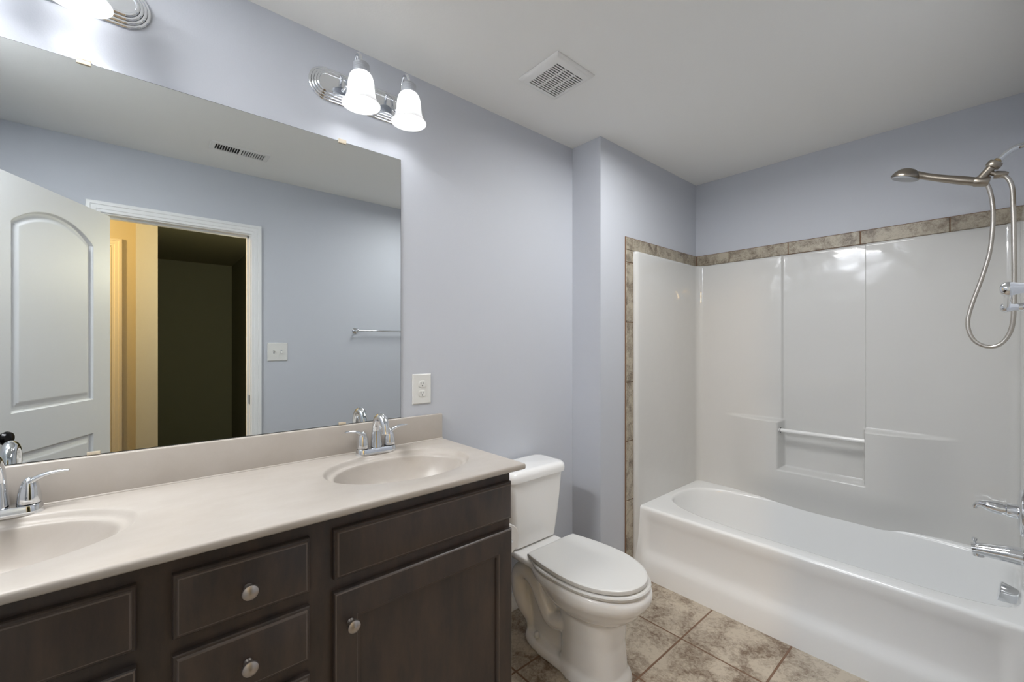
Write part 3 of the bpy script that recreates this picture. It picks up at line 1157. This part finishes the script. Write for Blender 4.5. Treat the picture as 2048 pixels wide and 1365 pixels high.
# plan path of the inner face: (x, y, nx, ny, on_back)
path = []
yA, yB, xK = YJ - TP, YF + TP, XB - TP
for k in range(7):                   # rounded front flange on the left end
    a = math.radians(90 * k / 6)
    path.append((FX0 + 0.030 * (1 - math.cos(a)), YJ - 0.0015 - (TP - 0.0015) * math.sin(a), -math.cos(a), -math.sin(a), 0))
for x in lin(FX0 + 0.06, xK - 0.045, 6):
    path.append((x, yA, 0, -1, 0))
R_ = 0.042
for k in range(1, 8):
    a = math.radians(90 * k / 8)
    path.append((xK - R_ + R_ * math.sin(a), yA - R_ + R_ * math.cos(a), -math.sin(a), -math.cos(a), 0))
ys = lin(yA - R_, yB + R_, 60)
for e in (-0.742, -1.131):
    ys += [e + d for d in (-0.03, -0.022, -0.014, -0.009, -0.006, -0.003, 0, 0.003, 0.006, 0.009, 0.014, 0.022, 0.03)]
ys = sorted(uniq(ys, 0.0012), reverse=True)
for y in ys:
    path.append((xK, y, -1, 0, 1))
for k in range(1, 8):
    a = math.radians(90 * k / 8)
    path.append((xK - R_ + R_ * math.cos(a), yB + R_ - R_ * math.sin(a), -math.cos(a), math.sin(a), 0))
for x in lin(xK - 0.045, FX0 + 0.06, 6):
    path.append((x, yB, 0, 1, 0))
for k in range(6, -1, -1):
    a = math.radians(90 * k / 6)
    path.append((FX0 + 0.030 * (1 - math.cos(a)), YF + 0.0015 + (TP - 0.0015) * math.sin(a), -math.cos(a), math.sin(a), 0))
zz = lin(0.36, ZT - 0.02, 34) + [ZT - 0.015, ZT - 0.010, ZT - 0.006, ZT - 0.003, ZT - 0.001, ZT]
for e in (0.590, 0.872):
    zz += [e + d for d in (-0.028, -0.020, -0.014, -0.010, -0.006, -0.003, 0, 0.003, 0.006, 0.010, 0.014, 0.020, 0.028)]
zz = uniq(zz, 0.0012)
BULGE = 0.072


def shell_off(y, z):
    """how far the back wall stands in front of its plane"""
    c0, c1 = -0.742, -1.131
    inside = sst(c0 + 0.009, c0 - 0.003, y) * sst(c1 - 0.003, c1 + 0.003, y)
    inside_low = sst(c0 + 0.012, c0 - 0.012, y) * sst(c1 - 0.012, c1 + 0.012, y)
    up = 1 - sst(0.862, 0.880, z + 0.0)
    if y > -0.93:
        b_ = sst(-0.40, -0.70, y)
    else:
        b_ = sst(-1.49, -1.19, y)
    low = 1 - sst(0.582, 0.598, z)
    bul = BULGE * max(b_ * up * (1 - inside_low), low * max(b_, inside_low))
    bul *= 0.42 + 0.58 * sst(0.36, 0.54, z)
    rec = -0.014 * inside * (1 - low)
    return bul + rec


bm = bmesh.new()
G = []
for (x, y, nx, ny, back) in path:
    col = []
    for z in zz:
        d = shell_off(y, z) if back else 0.0
        if z > ZT - 0.0151:
            t = (z - (ZT - 0.0151)) / 0.0151
            d -= (TP - 0.001) * (1 - math.sqrt(max(0.0, 1 - t * t))) if back else 0.012 * (1 - math.sqrt(max(0.0, 1 - t * t)))
        d = max(d, -(TP - 0.002))
        col.append(bm.verts.new((x + nx * d, y + ny * d, z)))
    G.append(col)
for a, b_ in zip(G[:-1], G[1:]):
    for j in range(len(zz) - 1):
        bm.faces.new((a[j], b_[j], b_[j + 1], a[j + 1]))
# the rounded front flanges run on down to the floor beside the apron
for part in (path[:8], path[-8:]):
    g = [[bm.verts.new((x, y, z)) for z in (0.0, 0.1, 0.2, 0.3, zz[0])] for (x, y, nx, ny, back) in part]
    for a, b_ in zip(g[:-1], g[1:]):
        for j in range(4):
            bm.faces.new((a[j], b_[j], b_[j + 1], a[j + 1]))
# ledge that closes the shell against the wall at the top
bk = []
for (x, y, nx, ny, back) in path:
    bx_ = max(FX0, min(XB - 0.0008, x - nx * (TP if nx < 0 and back else (TP if abs(nx) > 0.05 and x > 2.5 else 0))))
    by_ = min(YJ - 0.0008, max(YF + 0.0008, y - ny * TP))
    bk.append(bm.verts.new((bx_, by_, ZT)))
for i in range(len(path) - 1):
    bm.faces.new((G[i][-1], G[i + 1][-1], bk[i + 1], bk[i]))
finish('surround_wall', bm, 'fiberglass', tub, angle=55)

# tub: rim, basin and apron
bm = bmesh.new()
ox0, ox1, oy0, oy1 = 2.212, XB - 0.02, YF + 0.006, YJ - 0.006
bcx, bcy = 2.588, -0.950
ths = ring_angles(bcx, bcy, ox0, ox1, oy0, oy1, 144, 0.31, 0.69)


def sup(sc_x, sc_y, z, sx_=0.0, sy_=0.0, p=2.9):
    o = []
    for t in ths:
        c, s = math.cos(t), math.sin(t)
        p = 2.9 if s > 0 else 6.0
        q = (abs(c / 0.308) ** p + abs(s / (0.690 if s > 0 else 0.712)) ** p) ** (-1 / p)
        o.append((bcx + c * q * sc_x + sx_, bcy + s * q * sc_y + sy_, z))
    return o


rs = [[(*rect_ray(bcx, bcy, t, ox0, ox1, oy0, oy1), ZR) for t in ths]]
rs += [sup(1.02, 1.01, ZR), sup(1.0, 1.0, ZR - 0.0015), sup(0.985, 0.993, ZR - 0.006), sup(0.972, 0.988, ZR - 0.016), sup(0.962, 0.984, ZR - 0.04),
       sup(0.945, 0.972, 0.28, 0, -0.004), sup(0.925, 0.950, 0.20, 0, -0.012), sup(0.895, 0.915, 0.13, 0, -0.022), sup(0.85, 0.870, 0.085, 0, -0.03),
       sup(0.77, 0.81, 0.062, 0, -0.035), sup(0.62, 0.70, 0.055, 0, -0.035), sup(0.3, 0.4, 0.052, 0, -0.035), sup(0.02, 0.02, 0.050, 0, -0.035)]
rings(bm, rs, False, True)
# apron
aprof = [(2.2118, ZR, 2.2118, ZR), (2.206, ZR - 0.0012, 2.206, ZR - 0.0012), (2.2005, ZR - 0.0045, 2.2005, ZR - 0.0045), (2.197, ZR - 0.010, 2.197, ZR - 0.010),
         (2.196, ZR - 0.018, 2.196, ZR - 0.018), (2.195, 0.345, 2.196, 0.345), (2.193, 0.325, 2.199, 0.325), (2.191, 0.300, 2.203, 0.300),
         (2.180, 0.200, 2.199, 0.200), (2.174, 0.165, 2.196, 0.165), (2.172, 0.150, 2.192, 0.150), (2.170, 0.135, 2.186, 0.135), (2.169, 0.120, 2.1785, 0.120), (2.167, 0.105, 2.1715, 0.105), (2.165, 0.088, 2.166, 0.088),
         (2.157, 0.0, 2.157, 0.0)]
ysamp = [oy1 + 0.004, oy1 - 0.02, oy1 - 0.04] + [oy1 - 0.04 - 0.045 * k / 6 for k in range(1, 7)] + lin(oy1 - 0.11, oy0 + 0.11, 12) + \
        [oy0 + 0.085 - 0.045 * k / 6 for k in range(0, 7)] + [oy0 + 0.02, oy0 - 0.004]
ysamp = sorted(uniq(ysamp, 0.001), reverse=True)
rs = []
for y in ysamp:
    e = min(oy1 - y, y - oy0)
    m_ = sst(0.040, 0.085, e)
    rs.append([(a * (1 - m_) + c * m_, y, b_) for a, b_, c, d_ in aprof])
rings(bm, rs, False, False, cyclic=False)
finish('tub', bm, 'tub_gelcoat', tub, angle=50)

bm = bmesh.new()
tube(bm, [(2.872, -0.738, 0.816), (2.872, -1.136, 0.816)], 0.0115, 18, 1, smooth=False)
gb = finish('grab_bar', bm, 'grab_plastic', tub)
bm = bmesh.new()
lathe(bm, [(0.0118, 0), (0.0150, 0), (0.0150, 0.002), (0.0118, 0.002)], (2.872, -0.7445, 0.816), (0, -1, 0), 24, caps=False)
finish('end_gap', bm, 'black_hole', gb)

# overflow cover on the tub's end wall
bm = bmesh.new()
lathe(bm, [(0, 0), (0.027, 0), (0.029, 0.004), (0.033, 0.022), (0.0365, 0.040), (0.0365, 0.046), (0.034, 0.048), (0, 0.048)], (2.53, -1.648, 0.356), (0, 1, 0.16), 32)
finish('overflow_cover', bm, 'chrome', tub)

# ------------------------------------------------------------------ border tiles around the surround


def tile_run(name, pieces, m='border_tile'):
    """pieces: boxes; a thin grout bed lies behind them in the same run"""
    bm = bmesh.new()
    for (x0, x1, y0, y1, z0, z1) in pieces:
        bx(bm, x0, x1, y0, y1, z0, z1, 0.0015, 1)
    return struct(name, bm, m)


G2 = 0.0022
TW = 0.070
tx0, tx1 = 2.088, FX0 - 0.003
tz0, tz1 = ZT + 0.001, ZT + TW
# left end wall: vertical run then the short top run
pcs = []
zj = [0.0, 0.094, 0.434, 0.772, 1.109, 1.452, 1.795]
for a, b_ in zip(zj[:-1], zj[1:]):
    pcs.append((tx0, tx1, YJ - 0.009, YJ - 0.0005, a + G2, b_ - G2))
pcs.append((tx0, tx1, YJ - 0.009, YJ - 0.0005, 1.795 + G2, tz0 - G2))
xj = [tx1, 2.419, 2.762, XB - 0.010]
for a, b_ in zip(xj[:-1], xj[1:]):
    pcs.append((a + G2, b_ - G2, YJ - 0.009, YJ - 0.0005, tz0, tz1))
pcs.append((tx0, tx1 - 0.0, YJ - 0.009, YJ - 0.0005, tz0, tz1))
tile_run('trim_3', pcs)
struct('trim_4', bx(bx(bmesh.new(), tx0 - 0.004, tx1 + 0.003, YJ - 0.006, YJ - 0.0003, 0, tz1 + 0.003), tx1, XB, YJ - 0.006, YJ - 0.0003, tz0 - 0.002, tz1 + 0.003), 'grout')
pcs = []
yj = [YJ - 0.010, -0.425, -0.765, -1.106, -1.445, YF + 0.010]
for a, b_ in zip(yj[:-1], yj[1:]):
    pcs.append((XB - 0.009, XB - 0.0005, b_ + G2, a - G2, tz0, tz1))
tile_run('trim_5', pcs)
struct('trim_6', box(XB - 0.006, XB - 0.0003, YF + 0.001, YJ - 0.006, tz0 - 0.002, tz1 + 0.003), 'grout')
pcs = []
for a, b_ in zip(xj[:-1], xj[1:]):
    pcs.append((a + G2, b_ - G2, YF + 0.0005, YF + 0.009, tz0, tz1))
for a, b_ in zip(zj[:-1], zj[1:] + []):
    pcs.append((tx0, tx1, YF + 0.0005, YF + 0.009, a + G2, b_ - G2))
pcs.append((tx0, tx1, YF + 0.0005, YF + 0.009, 1.795 + G2, tz1))
tile_run('trim_7', pcs)
struct('trim_8', bx(bx(bmesh.new(), tx0 - 0.004, tx1 + 0.003, YF + 0.0003, YF + 0.006, 0, tz1 + 0.003), tx1, XB - 0.006, YF + 0.0003, YF + 0.006, tz0 - 0.002, tz1 + 0.003), 'grout')

# ------------------------------------------------------------------ shower head, hose, valve, spout
SX = 2.53
sh = thing('hand_shower', 'brushed nickel hand shower on a wall arm with a looped metal hose, over the tub', 'shower head', (SX, YF, 2.06))
bm = bmesh.new()
lathe(bm, [(0, 0), (0.030, 0), (0.030, 0.003), (0.022, 0.010), (0.010, 0.013), (0, 0.013)], (SX, YF + 0.0005, 2.082), (0, 1, 0), 28)
tube(bm, [(SX, YF + 0.002, 2.082), (SX, -1.664, 2.083), (SX, -1.642, 2.079), (SX, -1.617, 2.063), (SX, -1.597, 2.040)], 0.0098, 16, 8)
finish('shower_arm', bm, 'chrome', sh)
bm = bmesh.new()
dn = Vector((0, 0.028, -0.037)).normalized()
lathe(bm, [(0, 0), (0.0105, 0.001), (0.012, 0.006), (0.0115, 0.012), (0, 0.012)], (SX, -1.602, 2.049), dn, 20)
finish('pipe_thread', bm, 'copper_spot', sh)
bm = bmesh.new()
lathe(bm, [(0, 0.008), (0.015, 0.009), (0.0215, 0.012), (0.0225, 0.018), (0.0225, 0.028), (0.0200, 0.034), (0.0150, 0.036), (0.0145, 0.050), (0.0150, 0.075), (0.0160, 0.088),
           (0, 0.089)], (SX, -1.602, 2.049), dn, 28)
# holder clasp for the handset
ax = Vector((0, 0.95, 0.31)).normalized()
lathe(bm, [(0, -0.021), (0.0175, -0.021), (0.0190, -0.018), (0.0190, 0.018), (0.0175, 0.021), (0, 0.021)], (SX, -1.556, 1.974), (0, 0.968, 0.25), 28)
# side outlet for the hose
tube(bm, [(SX, -1.578, 2.003), (SX, -1.600, 1.988)], 0.0085, 14, 1, smooth=False)
lathe(bm, [(0, 0), (0.0140, 0), (0.0145, 0.004), (0.0130, 0.026), (0.009, 0.036), (0, 0.036)], (SX, -1.590, 1.991), (0, -1, -0.28), 22)
finish('bracket', bm, 'nickel', sh)
bm = bmesh.new()
tube(bm, [(SX, -1.540, 1.978), (SX, -1.50, 1.995), (SX, -1.46, 2.012), (SX, -1.42, 2.030), (SX, -1.392, 2.044), (SX, -1.365, 2.057)],
     [0.0165, 0.0168, 0.0155, 0.0140, 0.0140, 0.0170], 22, 8)
hd = Vector((0, 0.30, -0.954)).normalized()
hc = Vector((SX, -1.335, 2.070))
lathe(bm, [(0, -0.022), (0.015, -0.0215), (0.028, -0.017), (0.040, -0.006), (0.0475, 0.006), (0.0500, 0.014), (0.0485, 0.019), (0, 0.019)], hc, hd, 36)
hs = finish('handset', bm, 'nickel', sh)
bm = bmesh.new()
lathe(bm, [(0, 0.0195), (0.0450, 0.0195), (0.0440, 0.023), (0.030, 0.025), (0, 0.026)], hc, hd, 36)
finish('spray_face', bm, 'socket_plastic', hs)
HP = [(-1.568, 1.966), (-1.577, 1.935), (-1.583, 1.895), (-1.586, 1.835), (-1.583, 1.756), (-1.575, 1.679), (-1.554, 1.583), (-1.531, 1.495), (-1.518, 1.425),
      (-1.522, 1.374), (-1.541, 1.333), (-1.575, 1.315), (-1.606, 1.327), (-1.629, 1.371), (-1.638, 1.438), (-1.640, 1.573), (-1.639, 1.726), (-1.637, 1.861), (-1.634, 1.930),
      (-1.622, 1.968), (-1.606, 1.981)]
bm = bmesh.new()
pts = spline([(SX + 0.012 * math.sin(i * 0.3), y, z) for i, (y, z) in enumerate(HP)], 24)
rs = []
u = None
for i, p_ in enumerate(pts):
    d = (pts[min(i + 1, len(pts) - 1)] - pts[max(i - 1, 0)]).normalized()
    if u is None:
        u = d.orthogonal().normalized()
    u = (u - d * u.dot(d)).normalized()
    v = d.cross(u)
    r_ = 0.0076 if i % 2 == 0 else 0.0070
    rs.append([p_ + (u * math.cos(2 * math.pi * q / 12) + v * math.sin(2 * math.pi * q / 12)) * r_ for q in range(12)])
rings(bm, rs)
finish('hose', bm, 'hose_metal', sh, angle=60)

YW = YF + TP                          # face of the surround on the faucet wall
va = thing('shower_valve', 'chrome single-lever shower valve with round plate on the tub\'s faucet wall', 'shower valve', (SX, YW, 0.683))
bm = bmesh.new()
lathe(bm, [(0, 0.0005), (0.088, 0.0005), (0.088, 0.003), (0.084, 0.008), (0.060, 0.013), (0.030, 0.015), (0, 0.015)], (SX, YW, 0.684), (0, 1, 0), 48)
finish('escutcheon', bm, 'chrome', va)
bm = bmesh.new()
lathe(bm, [(0, 0.012), (0.0265, 0.012), (0.0265, 0.040), (0.0235, 0.043), (0.0205, 0.044), (0.0205, 0.054), (0, 0.054)], (SX, YW, 0.684), (0, 1, 0), 32)
finish('sleeve', bm, 'chrome', va)
bm = bmesh.new()
tube(bm, [(SX, YW + 0.052, 0.684), (SX, YW + 0.070, 0.685), (SX, YW + 0.092, 0.688), (SX, YW + 0.110, 0.688), (SX, YW + 0.122, 0.680), (SX, YW + 0.126, 0.667)],
     [0.0245, 0.0240, 0.0205, 0.0135, 0.0080, 0.0055], 24, 8)
finish('lever', bm, 'chrome', va)

ts = thing('tub_spout', 'chrome tub spout with diverter knob on the faucet wall above the tub', 'tub spout', (SX, YW, 0.505))
bm = bmesh.new()
tube(bm, [(SX, YW + 0.0005, 0.516), (SX, YW + 0.035, 0.514), (SX, YW + 0.075, 0.510), (SX, YW + 0.110, 0.507), (SX, YW + 0.132, 0.503)],
     [0.0335, 0.0315, 0.0275, 0.0240, 0.0215], 28, 8)
lathe(bm, [(0, 0), (0.0165, 0), (0.0175, 0.004), (0.0175, 0.028), (0.0150, 0.029), (0, 0.027)], (SX, YW + 0.116, 0.507), (0, 0, -1), 24)
finish('spout_body', bm, 'chrome', ts)
bm = bmesh.new()
lathe(bm, [(0, 0), (0.0035, 0), (0.0035, 0.012), (0.008, 0.016), (0.0085, 0.024), (0.006, 0.026), (0, 0.026)], (SX, YW + 0.126, 0.522), (0, 0, 1), 18)
finish('diverter_knob', bm, 'chrome', ts)
